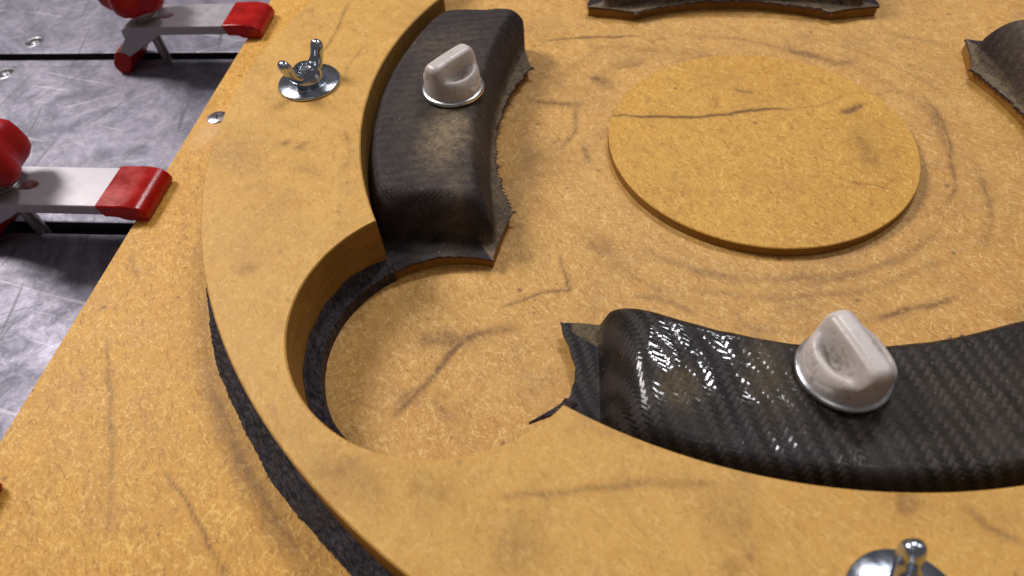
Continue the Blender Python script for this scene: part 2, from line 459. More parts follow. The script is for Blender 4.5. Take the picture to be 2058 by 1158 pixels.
def rand_scuffs(surf, n, region, wmax=.02, kmax=.28, spread=.25):
    out = []
    while len(out) < n:
        x, y = rng.uniform(region[0], region[1]), rng.uniform(region[2], region[3])
        a = rng.uniform(0, 2*np.pi); L = rng.uniform(.03, spread); bend = rng.uniform(-1.5, 1.5)
        pts = []
        for k in range(5):
            pts.append((x, y)); x += L/4*math.cos(a); y += L/4*math.sin(a); a += bend*L
        out.append((surf, pts, rng.uniform(.004, wmax), rng.uniform(.05, kmax*.62)))
    return out
STROKES += rand_scuffs('floor', 60, (-2.3, 1.7, -2.3, 1.7)) + rand_scuffs('ring', 70, (-3.5, 1.0, -3.4, 1.5), .025, .3, .2)
STROKES += rand_scuffs('boss', 26, (-.9, .9, -.9, .9), .012, .3, .2) + rand_scuffs('base', 40, (-4, -2.4, -3.4, 1.6), .012, .3, .25)
for k in range(26):      # circular rub marks round the raised disc
    r = rng.uniform(1.05, 1.62); a0 = rng.uniform(0, 6.28); da = rng.uniform(.2, .8)
    STROKES.append(('floor', [tuple(p) for p in arc(rng.uniform(-.06, .06), rng.uniform(-.06, .06), r, a0, a0+da, 9)], rng.uniform(.008, .04), rng.uniform(.05, .16)))

def stain_field(surf, X, Y):
    X = np.asarray(X); Y = np.asarray(Y); s = np.zeros(X.shape)
    wx = X + .012*wobble(X, Y, 18, 3) + .005*wobble(X, Y, 60, 4); wy = Y + .012*wobble(X, Y, 18, 5) + .005*wobble(X, Y, 60, 6)
    for sf, pts, w, k in STROKES:
        if sf != surf: continue
        P = np.array(pts); lo = P.min(0)-4*w-.05; hi = P.max(0)+4*w+.05
        idx = np.where((X > lo[0]) & (X < hi[0]) & (Y > lo[1]) & (Y < hi[1]))[0]
        if not len(idx): continue
        px, py = wx[idx], wy[idx]; best = np.full(len(idx), 9.0); tt = np.zeros(len(idx)); n = len(P)-1
        for i in range(n):
            a, b = P[i], P[i+1]; d = b-a; L2 = d@d + 1e-9
            u = np.clip(((px-a[0])*d[0]+(py-a[1])*d[1])/L2, 0, 1)
            dd = np.hypot(px-a[0]-u*d[0], py-a[1]-u*d[1])
            m = dd < best; best[m] = dd[m]; tt[m] = (i+u[m])/n
        fade = np.clip(np.minimum(tt, 1-tt)*5, 0, 1)**.6*.6+.4
        s[idx] = np.maximum(s[idx], k*fade*np.exp(-(best/w)**2*.8)) + .25*k*fade*np.exp(-(best/(2.2*w))**2)*(s[idx] < .6)
    return np.clip(s, 0, 1)

# ------------------------------------------------------------------ key dimensions (drawing units)
RI, RO = 2.5956, 3.5215          # inner and outer radius of the clamping ring
PC = 1.820                       # scallop centres at (+-PC, +-PC)
RP = 0.764                       # scallop radius of the ring
PADC, RPAD = 1.832, 0.683        # the same scallop in the milled board
ZB = 0.068                       # height of board top, disc and pads above the milled floor
ZR0, ZR1 = 0.088, 0.430          # ring bottom and top
TB = -0.25                       # table top
DP = PADC*math.sqrt(2)
DR = PC*math.sqrt(2)

# ------------------------------------------------------------------ the slotted aluminium table
table = tag(empty('machine_table', (-4, 0, TB), 0.0191), kind='structure')
slots = [5.80, 3.63, 1.463, -0.705, -2.87, -5.04]
HW = .054
for a, b in zip(slots, slots[1:]):
    y1, y0 = a-HW, b+HW
    outer = np.array([(-9.0, y0), (9.6, y0), (9.6, y1), (-9.0, y1)])
    loops = [outer]
    for hx in (-5.4, -2.39):
        for hy in (y1-.21, y0+.20):
            loops.append(arc(hx, hy, .078, 0, 2*np.pi, 37)[:-1])
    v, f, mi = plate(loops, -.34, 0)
    o = mesh_obj('plank', v, f, [M_ALU, M_BLACK], table, mat_idx=mi)  # side walls coloured black for the shade in slots and holes
    for l in loops[1:]:
        c = l.mean(0); bm = bmesh.new()
        lathe(bm, [(.0775, -.26), (.052, -.26), (.052, -.05), (.074, -.004), (.084, .0015), (.088, .0008)], 32, c[0], c[1], cap0=False, cap1=False)
        bm_obj('hole_liner', bm, M_STEEL, table, smooth=True, angle=30)
    bv = o.modifiers.new('bevel', 'BEVEL'); bv.width = .012*U; bv.segments = 2; bv.limit_method = 'ANGLE'; bv.angle_limit = math.radians(60)
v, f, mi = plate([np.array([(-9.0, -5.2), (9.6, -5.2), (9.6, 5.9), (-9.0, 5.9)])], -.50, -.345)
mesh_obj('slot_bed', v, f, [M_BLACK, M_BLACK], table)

# ------------------------------------------------------------------ milled base board
board = tag(empty('base_board', (0, 0, TB)), 'square tan fibreboard base with a milled round recess, clamped to the metal table', 'board')
BX0, BX1, BY0, BY1 = -4.010, 5.2, -6.2, 4.6
def bz(v):                       # board parts are measured from the floor, the board stands on the table
    v = np.array(v, dtype=float); v[:, 2] -= TB
    return v
v, f, mi = plate([np.array([(BX0, BY0), (BX1, BY0), (BX1, BY1), (BX0, BY1)])], TB+.001, -.004)
mesh_obj('board_core', bz(v), f, [M_CUT, M_CUT], board)
# milled floor, dense so that the wear marks have a place
n = 440; g = np.linspace(-2.62, 2.62, n); GX, GY = np.meshgrid(g, g)
vv = np.c_[GX.ravel(), GY.ravel(), np.zeros(n*n)]
ii = np.arange((n-1)*n).reshape(n-1, n)[:, :-1].ravel()
ff = np.c_[ii, ii+1, ii+n+1, ii+n]
mesh_obj('milled_floor', bz(vv), ff, M_FLOOR, board, attrs={'stain': stain_field('floor', vv[:, 0], vv[:, 1]), 'pale': np.zeros(len(vv))})

def floor_outline():
    pts = []
    a_in = math.radians(26.1); ri = 1.798
    cs = (ri and 0)
    # where the straight flank meets the scallop circle
    p1 = np.array([ri*math.cos(a_in), ri*math.sin(a_in)])
    q = np.array([2.045*math.cos(math.radians(34.8)), 2.045*math.sin(math.radians(34.8))])
    c = np.array([PADC, PADC]); a0 = math.atan2(*(q-c)[::-1]); q = c+RPAD*np.array([math.cos(a0), math.sin(a0)])
    qm = np.array([q[1], q[0]]); a1 = math.atan2(*(qm-c)[::-1])
    if a0 < -math.pi/2: a0 += 2*math.pi
    a0 = math.atan2(q[1]-c[1], q[0]-c[0]); a1 = math.atan2(qm[1]-c[1], qm[0]-c[0])
    # counter-clockwise from the flank near the x axis, out round the scallop, back to the flank near the y axis
    while a1 < a0: a1 += 2*math.pi
    sc = arc(c[0], c[1], RPAD, a0, a1, 90)
    quad = np.concatenate([arc(0, 0, ri, 0, a_in, 24)[1:], sc, arc(0, 0, ri, math.pi/2-a_in, math.pi/2, 24)])
    for k in range(4):
        R = np.array([[math.cos(k*math.pi/2), -math.sin(k*math.pi/2)], [math.sin(k*math.pi/2), math.cos(k*math.pi/2)]])
        pts.append(quad@R.T)
    return np.concatenate(pts)
FO = floor_outline()
R3 = 3.42
circ3 = arc(0, 0, R3, 0, 2*np.pi, 721)[:-1]
v, f, mi = plate([circ3, FO], -.002, ZB, bottom=False)
keep = [i for i, m in enumerate(mi) if m == 0 or max(f[i][0] % len(np.r_[circ3, FO]), 0) >= len(circ3)]
mesh_obj('pad_layer', bz(v), [f[i] for i in keep], [M_BASE, M_CUT], board, attrs={'stain': np.zeros(len(v)), 'pale': np.zeros(len(v))}, mat_idx=[mi[i] for i in keep])

def polar_sheet(inner, outer, nt, ztop, power=1.0):
    k = len(inner); t = np.linspace(0, 1, nt+1)**power
    P = inner[:, None, :]*(1-t)[None, :, None] + outer[:, None, :]*t[None, :, None]
    V = np.c_[P.reshape(-1, 2), np.full(k*(nt+1), ztop)]
    i = np.arange(k)[:, None]; j = np.arange(nt)[None, :]
    a = (i*(nt+1)+j).ravel(); b = (((i+1) % k)*(nt+1)+j).ravel()
    return V, np.c_[a, a+1, b+1, b]

# outer board surface, from under the ring to the straight edges
ang = np.sort(np.r_[np.linspace(-np.pi, np.pi, 1601)[:-1], [math.atan2(y, x) for x in (BX0, BX1) for y in (BY0, BY1)]])
def rect_hit(a):
    c, s = np.cos(a), np.sin(a)
    tx = np.where(c > 0, BX1/np.where(np.abs(c) < 1e-9, 1e-9, c), BX0/np.where(np.abs(c) < 1e-9, 1e-9, c))
    ty = np.where(s > 0, BY1/np.where(np.abs(s) < 1e-9, 1e-9, s), BY0/np.where(np.abs(s) < 1e-9, 1e-9, s))
    r = np.minimum(np.abs(tx), np.abs(ty)); return np.c_[r*c, r*s]
inn = np.c_[(R3-.003)*np.cos(ang), (R3-.003)*np.sin(ang)]; outp = rect_hit(ang)
NB = 150; V, F = polar_sheet(inn, outp, NB, ZB, 1.3)
pale = np.exp(-(np.hypot((V[:, 0]+3.87)/.10, (V[:, 1]+.03)/.17))**2)*.55
k = len(ang); nv = len(V)
rim = np.arange(k)*(NB+1)+NB
V2 = np.c_[V[rim][:, :2], np.full(k, -.004)]
Fw = np.c_[rim, nv+np.arange(k), nv+(np.arange(k)+1) % k, rim[(np.arange(k)+1) % k]]
VA = np.r_[V, V2]; st = np.r_[stain_field('base', V[:, 0], V[:, 1]), np.zeros(k)]
mesh_obj('board_face', bz(VA), np.r_[F, Fw], [M_BASE, M_CUT], board, attrs={'stain': st, 'pale': np.r_[pale, np.zeros(k)]},
         mat_idx=np.r_[np.zeros(len(F)), np.ones(k)])

# raised centre disc
na, nr = 420, 76
a = np.linspace(0, 2*np.pi, na+1)[:-1]
V, F = polar_sheet(np.c_[np.cos(a), np.sin(a)]*.004, np.c_[np.cos(a), np.sin(a)]*.994, nr, ZB)
rim = np.arange(na)*(nr+1)+nr; nv = len(V)
V1 = np.c_[np.cos(a), np.sin(a), np.full(na, ZB-.006)]; V2 = np.c_[np.cos(a), np.sin(a), np.full(na, -.002)]
nx = (np.arange(na)+1) % na
F1 = np.c_[rim, nv+np.arange(na), nv+nx, rim[nx]]; F2 = np.c_[nv+np.arange(na), nv+na+np.arange(na), nv+na+nx, nv+nx]
VA = np.r_[V, V1, V2]
mesh_obj('raised_disc', bz(VA), np.r_[F, F1, F2], [M_BOSS, M_CUT], board, attrs={'stain': np.r_[stain_field('boss', V[:, 0], V[:, 1]), np.zeros(2*na)], 'pale': np.zeros(len(VA))},
         mat_idx=np.r_[np.zeros(len(F)), np.zeros(na), np.ones(na)])

# ------------------------------------------------------------------ ring outlines
def ring_inner(R, D, rp, off=0.0, n_arc=150, n_sc=150):
    """inner outline: circle R with four scallops (centre distance D on the diagonals, radius rp), star-shaped about 0"""
    cosd = (R*R + D*D - rp*rp)/(2*R*D); dl = math.acos(cosd)
    pts = []
    for k in range(4):
        dia = math.pi/4 + k*math.pi/2
        a0 = dia - math.pi/2 + dl; a1 = dia - dl
        A = arc(0, 0, R, a0, a1, n_arc)
        c = D*np.array([math.cos(dia), math.sin(dia)])
        p0 = A[-1]-c; b0 = math.atan2(p0[1], p0[0]); b1 = 2*dia - b0
        while b1 < b0: b1 += 2*math.pi
        B = arc(c[0], c[1], rp, b0, b1, n_sc)
        pts += [A, B[1:-1]]
    return np.concatenate(pts)

def radial_out(P, r):
    a = np.arctan2(P[:, 1], P[:, 0]); r = r(a) if callable(r) else r
    return np.c_[r*np.cos(a), r*np.sin(a)]

IN = ring_inner(RI, DR, RP, n_arc=260, n_sc=170)
OUT = radial_out(IN, RO)
nt = 62
ch = .008
c_in = radial_out(IN, lambda a: np.hypot(IN[:, 0], IN[:, 1])+ch); c_out = radial_out(IN, RO-ch)
V, F = polar_sheet(c_in, c_out, nt, ZR1)
k = len(IN); nv = len(V); ar = np.arange(k); nx = (ar+1) % k
i_rim = ar*(nt+1); o_rim = i_rim+nt
W1 = np.c_[IN, np.full(k, ZR1-ch)]; W2 = np.c_[IN, np.full(k, ZR0)]; W3 = np.c_[OUT, np.full(k, ZR1-ch)]; W4 = np.c_[OUT, np.full(k, ZR0)]
b1, b2, b3, b4 = nv, nv+k, nv+2*k, nv+3*k
FF = [np.c_[i_rim, i_rim[nx], b1+nx, b1+ar], np.c_[b1+ar, b1+nx, b2+nx, b2+ar], np.c_[o_rim, b3+ar, b3+nx, o_rim[nx]], np.c_[b3+ar, b4+ar, b4+nx, b3+nx], np.c_[b2+ar, b2+nx, b4+nx, b4+ar]]
ring_z = ZR0
VA = np.r_[V, W1, W2, W3, W4].copy(); VA[:, 2] -= ring_z
ringo = mesh_obj('clamping_ring', VA, np.r_[(F, *FF)], [M_RING, M_CUT], None, attrs={'stain': np.r_[stain_field('ring', V[:, 0], V[:, 1]), np.zeros(4*k)], 'pale': np.zeros(len(VA))},
         mat_idx=np.r_[np.zeros(len(F)), np.zeros(k), np.ones(k), np.zeros(k), np.ones(k), np.ones(k)])
ringo.location = (0, 0, ring_z*U)
tag(ringo, 'large flat tan fibreboard ring with round scallops, bolted on by wing nuts', 'ring')

# ------------------------------------------------------------------ carbon ply trapped under the ring
PIN = ring_inner(RI-.012, DP, RPAD-.008, n_arc=200, n_sc=220)
def ply_out(a):
    deg = np.degrees(a)
    m = np.clip((deg+163)/4, 0, 1)*np.clip((-70-deg)/10, 0, 1)
    j = .010*wobble(a, a*0, 30, 91)+.004*wobble(a, a*0, 160, 92)+.004*wobble(a, a*0, 520, 93)
    tips = .17*np.exp(-((deg+157.4)/.20)**2)+.13*np.exp(-((deg+155.2)/.16)**2)
    return 3.50 + .135*m + j*(.3+.7*m) + tips*0 + .125*np.exp(-((deg+166.2)/.22)**2)
POUT = radial_out(PIN, ply_out)
nt = 40
V, F = polar_sheet(PIN, POUT, nt, 0)
rr = np.hypot(V[:, 0], V[:, 1])
# distance from the nearest scallop centre: the added gap lip stands against the ring there
dmin = np.min([np.hypot(V[:, 0]-sx*PADC, V[:, 1]-sy*PADC) for sx in (-1, 1) for sy in (-1, 1)], axis=0)
zt = .084 + .004*wobble(V[:, 0], V[:, 1], 22, 8)*(rr > RO+.01)
V[:, 2] = zt-ZB
k = len(PIN); nv = len(V); ar = np.arange(k); nx = (ar+1) % k
i_rim = ar*(nt+1); o_rim = i_rim+nt
Bi = np.c_[PIN, np.full(k, .001-ZB)]; Bo = np.c_[POUT, np.full(k, .001)]
FF = [F, np.c_[i_rim, i_rim[nx], nv+nx, nv+ar], np.c_[o_rim, nv+k+ar, nv+k+nx, o_rim[nx]]]
ply = empty('carbon_ply', (0, 0, ZB)); tag(ply, 'thin black carbon fibre sheet trapped under the fibreboard ring, its trimmed rim showing', 'carbon sheet')
mesh_obj('sheet', np.r_[V, Bi, Bo], np.r_[tuple(FF)], M_PLY, ply, smooth=True, angle=50)
# lip added inside each scallop to blacken the gap under the ring
for sx, sy in ((-1, -1), (1, -1), (1, 1), (-1, 1)):
    dia = math.atan2(sy, sx); nn = 120; t = np.linspace(dia-1.72, dia+1.72, nn)
    prof = [(RPAD+.020, .010), (.722, .0185), (.742, .026), (.752, .045), (.756, .078), (.7615, .080)]
    vs = []; fs = []
    for i, a in enumerate(t):
        tap = min(1, (i/10)**.7, ((nn-1-i)/10)**.7)
        for j, (r, z) in enumerate(prof):
            zz = .0165 + (z-.0165)*(tap if z > .02 else 1) + (.008*math.sin(a*23+j)*tap if j >= 4 else .003*math.sin(a*31+j))
            cc = PADC if r < .73 else PC
            vs.append((sx*cc+r*math.cos(a), sy*cc+r*math.sin(a), zz))
    m = len(prof)
    for i in range(nn-1):
        for j in range(m-1):
            q = i*m+j; fs.append((q, q+m, q+m+1, q+1))
    mesh_obj('gap_lip', vs, fs, M_PLY, ply, smooth=True)

# ------------------------------------------------------------------ moulded carbon parts
def S6(x):
    x = np.clip(x, 0, 1); s = x*x*(3-2*x)
    return s**.72

def carbon_part(theta, label, mat, seed, dusts, glosses, ends=(1.052, 1.06), ew=(.155, .155), bow=.13, flare=0.0, lift=0.0):
    root = empty('carbon_part', (0, 0, ZB), theta)
    tag(root, label, 'moulded part')
    nu, nvr = 300, 130
    rho = np.concatenate([np.linspace(1.772, 1.96, 42)[:-1], np.linspace(1.96, 2.44, 46)[:-1], np.linspace(2.44, 2.578, nvr-87+2)])
    nvr = len(rho)
    # end angle of the flange as a function of radius: straight flank, then the scallop
    cosd = np.clip((rho**2 + DP**2 - (RPAD-.012)**2)/(2*rho*DP), -1, 1)
    th_sc = math.pi/4 - np.arccos(cosd)
    k = np.clip((rho-1.772)/(2.045-1.772), 0, 1)
    th_ln = np.radians(26.3 + (35.0-26.3)*k)
    thm = np.where(rho < 2.045, th_ln, th_sc)
    uu = np.linspace(-1, 1, nu); uu = np.sign(uu)*(1-(1-np.abs(uu))**1.12)
    thn = thm + flare*np.exp(-((rho-2.03)/.13)**2)            # one corner of the flange flares out
    TH = np.where(uu[None, :] < 0, uu[None, :]*thn[:, None], uu[None, :]*thm[:, None]); RH = np.repeat(rho[:, None], nu, 1)
    X = RH*np.cos(TH); Y = RH*np.sin(TH)
    # ragged trimming of the inner and end edges
    jag = .008*wobble(X*0+TH*1.8, RH, 45, seed)+.006*wobble(TH*1.8, RH, 150, seed+1)
    edge_in = np.exp(-(RH-1.772)/.02); X = X + jag*edge_in*1.4
    edge_end = np.exp(-(1-np.abs(uu))[None, :]/.015)*np.ones_like(RH)
    Y = Y + .008*wobble(RH*1.0, RH*0, 70, seed+2)*edge_end*np.sign(TH)
    din = (X-(1.785+.11*(bow-.13))+bow*Y*Y)/.135; dout = (2.608-RH)/.115; dend = (np.where(Y < 0, ends[1], ends[0])-.03*(RH-2.2)-np.abs(Y))/np.where(Y < 0, ew[1], ew[0])
    e = np.stack([din*.135, dout*.115, dend*.135]); kk = .035
    d0 = -kk*np.log(np.exp(-e/kk).sum(0))                       # smooth minimum rounds the plan corners
    x0 = np.clip(d0/.135, 0, 1)
    hh = (1-(1-x0)**2.3)**.85
    lipx = np.clip(x0/.18, 0, 1); hh = hh*(lipx*lipx*(3-2*lipx))**.5
    zf = .018 + .004*wobble(X, Y, 14, seed+3) + .009*np.exp(-(1-np.abs(uu))[None, :]/.03)*wobble(RH, Y, 9, seed+4)
    zf = zf + .006*np.exp(-(RH-1.772)/.03)*wobble(TH*2, RH, 9, seed+9)
    zf = np.maximum(zf, .008)
    Z = zf + .312*hh + .005*wobble(X, Y, 11, seed+5)*hh + .003*wobble(X, Y, 33, seed+6)*hh - .006*np.clip(1-np.abs(Y)/.9, 0, 1)*hh
    Z = Z + lift*hh*np.exp(-((X-1.98)/.2)**2-((Y+.86)/.22)**2)
    P = np.stack([X, Y, Z], -1).reshape(-1, 3)
    idx = np.arange(nvr*nu).reshape(nvr, nu)
    quads = np.stack([idx[:-1, :-1], idx[1:, :-1], idx[1:, 1:], idx[:-1, 1:]], -1).reshape(-1, 4)
    # normals of the whole sheet, so that the two meshes meet without a seam
    du = np.gradient(P.reshape(nvr, nu, 3), axis=1); dv = np.gradient(P.reshape(nvr, nu, 3), axis=0)
    N = np.cross(dv, du).reshape(-1, 3); N /= np.linalg.norm(N, axis=1)[:, None]+1e-12
    if N[:, 2].mean() < 0: N = -N; quads = quads[:, ::-1]
    dust = np.zeros(len(P)); gloss = np.zeros(len(P))
    for (x, y, rx, ry, s) in dusts: dust = np.maximum(dust, s*np.exp(-((P[:, 0]-x)/rx)**2-((P[:, 1]-y)/ry)**2))
    fl = (1-np.clip(hh*3, 0, 1)).ravel(); dust = np.maximum(dust, .8*fl*(P[:, 2] < .08)*(np.abs(P[:, 1]) < 1.2)*(np.hypot(P[:, 0], P[:, 1]) < 2.05))
    for (x, y, rx, ry, s) in glosses: gloss = np.maximum(gloss, s*np.exp(-((P[:, 0]-x)/rx)**2-((P[:, 1]-y)/ry)**2))
    gloss = gloss*np.clip((hh.ravel()-.72)/.2, 0, 1)
    body = hh.ravel()[quads].max(1) > .02
    for nm, sel in (('raised_shell', body), ('flange', ~body)):
        q = quads[sel]; used = np.unique(q); remap = np.full(len(P), -1); remap[used] = np.arange(len(used))
        o = mesh_obj(nm, P[used], remap[q], mat, root, smooth=True, attrs={'dust': dust[used], 'gloss': gloss[used]})
        me = o.data
        uvl = me.uv_layers.new(name='weave')
        li = np.empty(len(me.loops), dtype=np.int32); me.loops.foreach_get('vertex_index', li)
        w = np.c_[P[used][:, 1], P[used][:, 0] + .8*(P[used][:, 2]-.33)*np.tanh((2.2-P[used][:, 0])*12)]
        uvl.data.foreach_set('uv', w[li].astype(np.float32).ravel())
        me.normals_split_custom_set_from_vertices(N[used].tolist())
    # cut edge: a thin skirt from the flange rim down to the pad
    rim = np.r_[idx[::-1, 0], idx[0, 1:], idx[1:, -1]]
    top = P[rim]; low = top.copy(); low[:, 2] = np.where(top[:, 2] > .05, .001, np.maximum(top[:, 2]-.016, .001)); n = len(rim)
    low[:, :2] += 0
    fs = np.c_[np.arange(n-1), np.arange(n-1)+n, np.arange(1, n)+n, np.arange(1, n)]
    mesh_obj('cut_edge', np.r_[top, low], fs, M_EDGE, root)
    # frayed fibres along the inner edge
    r2 = np.random.default_rng(seed+77); vs = []; fs = []
    for _ in range(300):
        i = int(r2.integers(0, nu)) if r2.random() < .85 else int(r2.choice([0, 1, nu-2, nu-1]))
        p = P[idx[0, i]] + np.array([0, 0, -.004]); d = -np.array([math.cos(TH[0, i]), math.sin(TH[0, i])])
        d = d + r2.normal(0, .7, 2); L = abs(r2.normal(.006, .008))+.004; w = .0018
        side = np.array([-d[1], d[0]])*w; e = p+np.array([d[0]*L, d[1]*L, r2.normal(-.004, .006)]); b = len(vs)
        e[2] = max(e[2], .003)
        vs += [p+np.array([side[0], side[1], 0]), p-np.array([side[0], side[1], 0]), e, p+np.array([0, 0, .003])]
        fs += [(b, b+1, b+2), (b, b+2, b+3), (b+1, b+3, b+2)]
    fr = mesh_obj('frayed_fibres', vs, fs, M_FRAY, root); fr['kind'] = 'stuff'
    return root

# in part space x runs outwards, y along the part
carbon_part(math.pi, 'matt dusty black carbon fibre moulding with a white knob on top', M_CF1, 3,
            [(2.02, .42, .17, .36, 1.0), (2.2, -.55, .30, .3, .30), (1.9, .9, .1, .3, .4), (2.1, 0, .4, 1, .22)], [], (1.052, 1.205), (.150, .15))
glossy = carbon_part(-math.pi/2, 'glossy black woven carbon fibre moulding with glints at one end, white knob on top', M_CF2, 21,
            [(2.16, -.72, .10, .10, .75), (2.05, -.32, .2, .10, .5), (2.2, .55, .35, .5, .16)],
            [(2.0, -.86, .20, .22, 1.0), (2.03, -.60, .16, .24, 1.0), (2.15, -.55, .22, .22, .6), (2.46, -.6, .06, .5, .9)], (1.06, 1.055), (.15, .235), .24, .055, .028)
carbon_part(math.pi/2, 'carbon fibre moulding across the disc from the glossy one, only its flange showing', M_CF1, 41,
            [(1.9, -.5, .15, .4, .5), (1.85, .2, .1, .4, .4)], [])
carbon_part(0.0, 'dusty carbon fibre moulding across the round disc from the matt one with the white knob', M_CF1, 63,
            [(1.9, .7, .14, .35, .75), (1.86, .3, .1, .4, .6), (2.2, .5, .3, .5, .3)], [])

# torn shred of the glossy part leaning on the ring beside the scallop (part space)
sh = []
for (px, py, pz, w) in ((-1.215, -2.105, .16, .075), (-1.238, -2.185, .24, .060), (-1.272, -2.258, .32, .042), (-1.318, -2.325, .38, .020), (-1.368, -2.380, .412, .002)):
    for k in (0, 1):
        x, y = px + k*w*.75, py + k*w*-.1
        y2 = x; x2 = -y                                        # world -> part space of the part turned by -90 degrees
        sh.append((x2, y2, pz-ZB - k*w*.5)); sh.append((x2+.004, y2+.004, pz-ZB-.008-k*w*.5))
fs = []
for i in range(4):
    q = i*4; fs += [(q, q+4, q+6, q+2), (q+1, q+3, q+7, q+5), (q, q+1, q+5, q+4), (q+2, q+6, q+7, q+3)]
mesh_obj('torn_shred', sh, fs, M_PLY, glossy, smooth=True)

# ------------------------------------------------------------------ milky plastic knobs on washers
def white_knob(loc, rz, label):
    root = empty('plastic_knob', loc, rz); tag(root, label, 'knob', 'white knobs on the carbon mouldings')
    bm = bmesh.new(); lathe(bm, [(.06, 0), (.196, 0), (.207, .006), (.207, .020), (.200, .028), (.06, .028)], 64)
    bm_obj('washer', bm, M_STEEL, root, smooth=True, angle=50)
    R = .182; s = np.concatenate([-np.linspace(R-.0006, .100, 20), -np.linspace(.097, .046, 20), np.linspace(-.042, .042, 13), np.linspace(.046, .097, 20), np.linspace(.100, R-.0006, 20)])
    nt = 57; tt = np.sin(np.linspace(-math.pi/2, math.pi/2, nt)); vs = []; gr = []
    for si in s:
        half = math.sqrt(max(R*R-si*si, 1e-9))
        for tj in tt:
            t = tj*half; rho = math.hypot(si, t); a = abs(si)
            x = min(max((a-.050)/(.092-.050), 0), 1); fin = 1-(x*x*(3-2*x))
            scoop = .062*math.exp(-((a-.092)/.034)**2-(t/.095)**2)
            zb = .172 - scoop - .060*max(0, (a-.10)/.08)**1.6
            zfin = .256 - .012*max(0, (a-.020)/.03)**2 - .006*(t/R)**2
            zz = zb*(1-fin) + max(zfin, zb)*fin
            e = min(max(0, (rho-(R-.042))/.042), 1); zz -= .040*(1-math.sqrt(max(0, 1-e**2)))
            vs.append((si, t, zz)); gr.append(min(1, 1.0*math.exp(-((a-.086)/.016)**2)*math.exp(-((t-.015)/.07)**2) + .42*math.exp(-((a-.095)/.045)**2-(t/.10)**2)))
    ns = len(s); fs = []
    for i in range(ns-1):
        for j in range(nt-1):
            q = i*nt+j; fs.append((q, q+nt, q+nt+1, q+1))
    rim = [i*nt for i in range(ns)] + [(ns-1)*nt+j for j in range(1, nt)] + [i*nt+nt-1 for i in range(ns-2, -1, -1)] + [j for j in range(nt-2, 0, -1)]
    b = len(vs)
    prev = rim
    for z, sc in ((.10, 1.012), (.055, 1.03), (.028, 1.04)):
        st = len(vs)
        for q in rim:
            x, y, zz = vs[q]; rho = math.hypot(x, y); x, y = x/rho*R*sc, y/rho*R*sc
            vs.append((x, y, min(z, vs[q][2]-.002))); gr.append(.05 if z < .04 else 0)
        cur = list(range(st, st+len(rim)))
        for i in range(len(rim)):
            j = (i+1) % len(rim); fs.append((prev[i], prev[j], cur[j], cur[i]))
        prev = cur
    o = mesh_obj('knob_body', vs, fs, M_KNOB, root, smooth=True, attrs={'grime': gr})
    bm = bmesh.new(); bm.from_mesh(o.data); bmesh.ops.recalc_face_normals(bm, faces=bm.faces[:]); bm.to_mesh(o.data); bm.free()
    return root
KZ = .402
white_knob((-2.045, .035, KZ), math.radians(-36), 'milky white plastic knob on a washer, on the matt dusty carbon moulding')
white_knob((0.0, -2.045, KZ+.002), math.radians(20), 'milky white plastic knob on a washer, on the glossy woven carbon moulding')

# ------------------------------------------------------------------ wing nuts on big washers
def wing_nut(loc, rz, label):
    root = empty('wing_nut', loc, rz); tag(root, label, 'wing nut', 'wing nuts on the fibreboard ring')
    bm = bmesh.new(); lathe(bm, [(.045, 0), (.200, 0), (.208, .005), (.208, .017), (.203, .022), (.045, .022)], 72)
    bm_obj('washer', bm, M_ZINC, root, smooth=True, angle=50)
    bm = bmesh.new(); lathe(bm, [(.050, .022), (.092, .022), (.096, .030), (.094, .052), (.082, .085), (.070, .112), (.064, .118), (.046, .118), (.042, .108), (.042, .060)], 40)
    bm_obj('hub', bm, M_ZINC, root, smooth=True, angle=40)
    bm = bmesh.new(); lathe(bm, [(.040, .0225), (.040, .095), (.034, .102)], 24)
    bm_obj('bolt_end', bm, M_STEEL, root, smooth=True, angle=40)
    for s in (-1, 1):
        bm = bmesh.new(); Y = Vector((0, 1, 0)); secs = []
        for (x, z, half, th, tilt) in ((.050, .066, .050, .056, .5), (.084, .082, .044, .046, .7), (.110, .108, .040, .036, .95), (.130, .140, .040, .032, 1.15), (.146, .176, .042, .036, 1.25), (.156, .206, .034, .036, 1.3), (.161, .226, .018, .022, 1.3)):
            d = Vector((math.cos(tilt), 0, math.sin(tilt))); nrm = Vector((-math.sin(tilt), 0, math.cos(tilt)))
            secs.append((Vector((s*x, 0, z)), Vector((s*nrm.x, 0, nrm.z))*half, Y*th))
        loft(bm, secs, 16, 2.6)
        bm_obj('wing', bm, M_ZINC, root, smooth=True, subsurf=1, angle=180)
    return root
def _scale_nut(root, k):
    for c in root.children:
        if c.name.split('.')[0] == 'wing': c.scale = (k, k*1.25, k*1.12)
        if c.name.split('.')[0] in ('hub', 'bolt_end'): c.scale = (1.12, 1.12, 1.08)
_scale_nut(wing_nut((-3.029, .049, ZR1), math.radians(60), 'shiny zinc wing nut on a round washer, on the ring beside the matt carbon moulding'), .97)
_scale_nut(wing_nut((-.005, -3.03, ZR1), math.radians(97), 'shiny zinc wing nut on a round washer, on the ring beside the glossy carbon moulding'), .97)

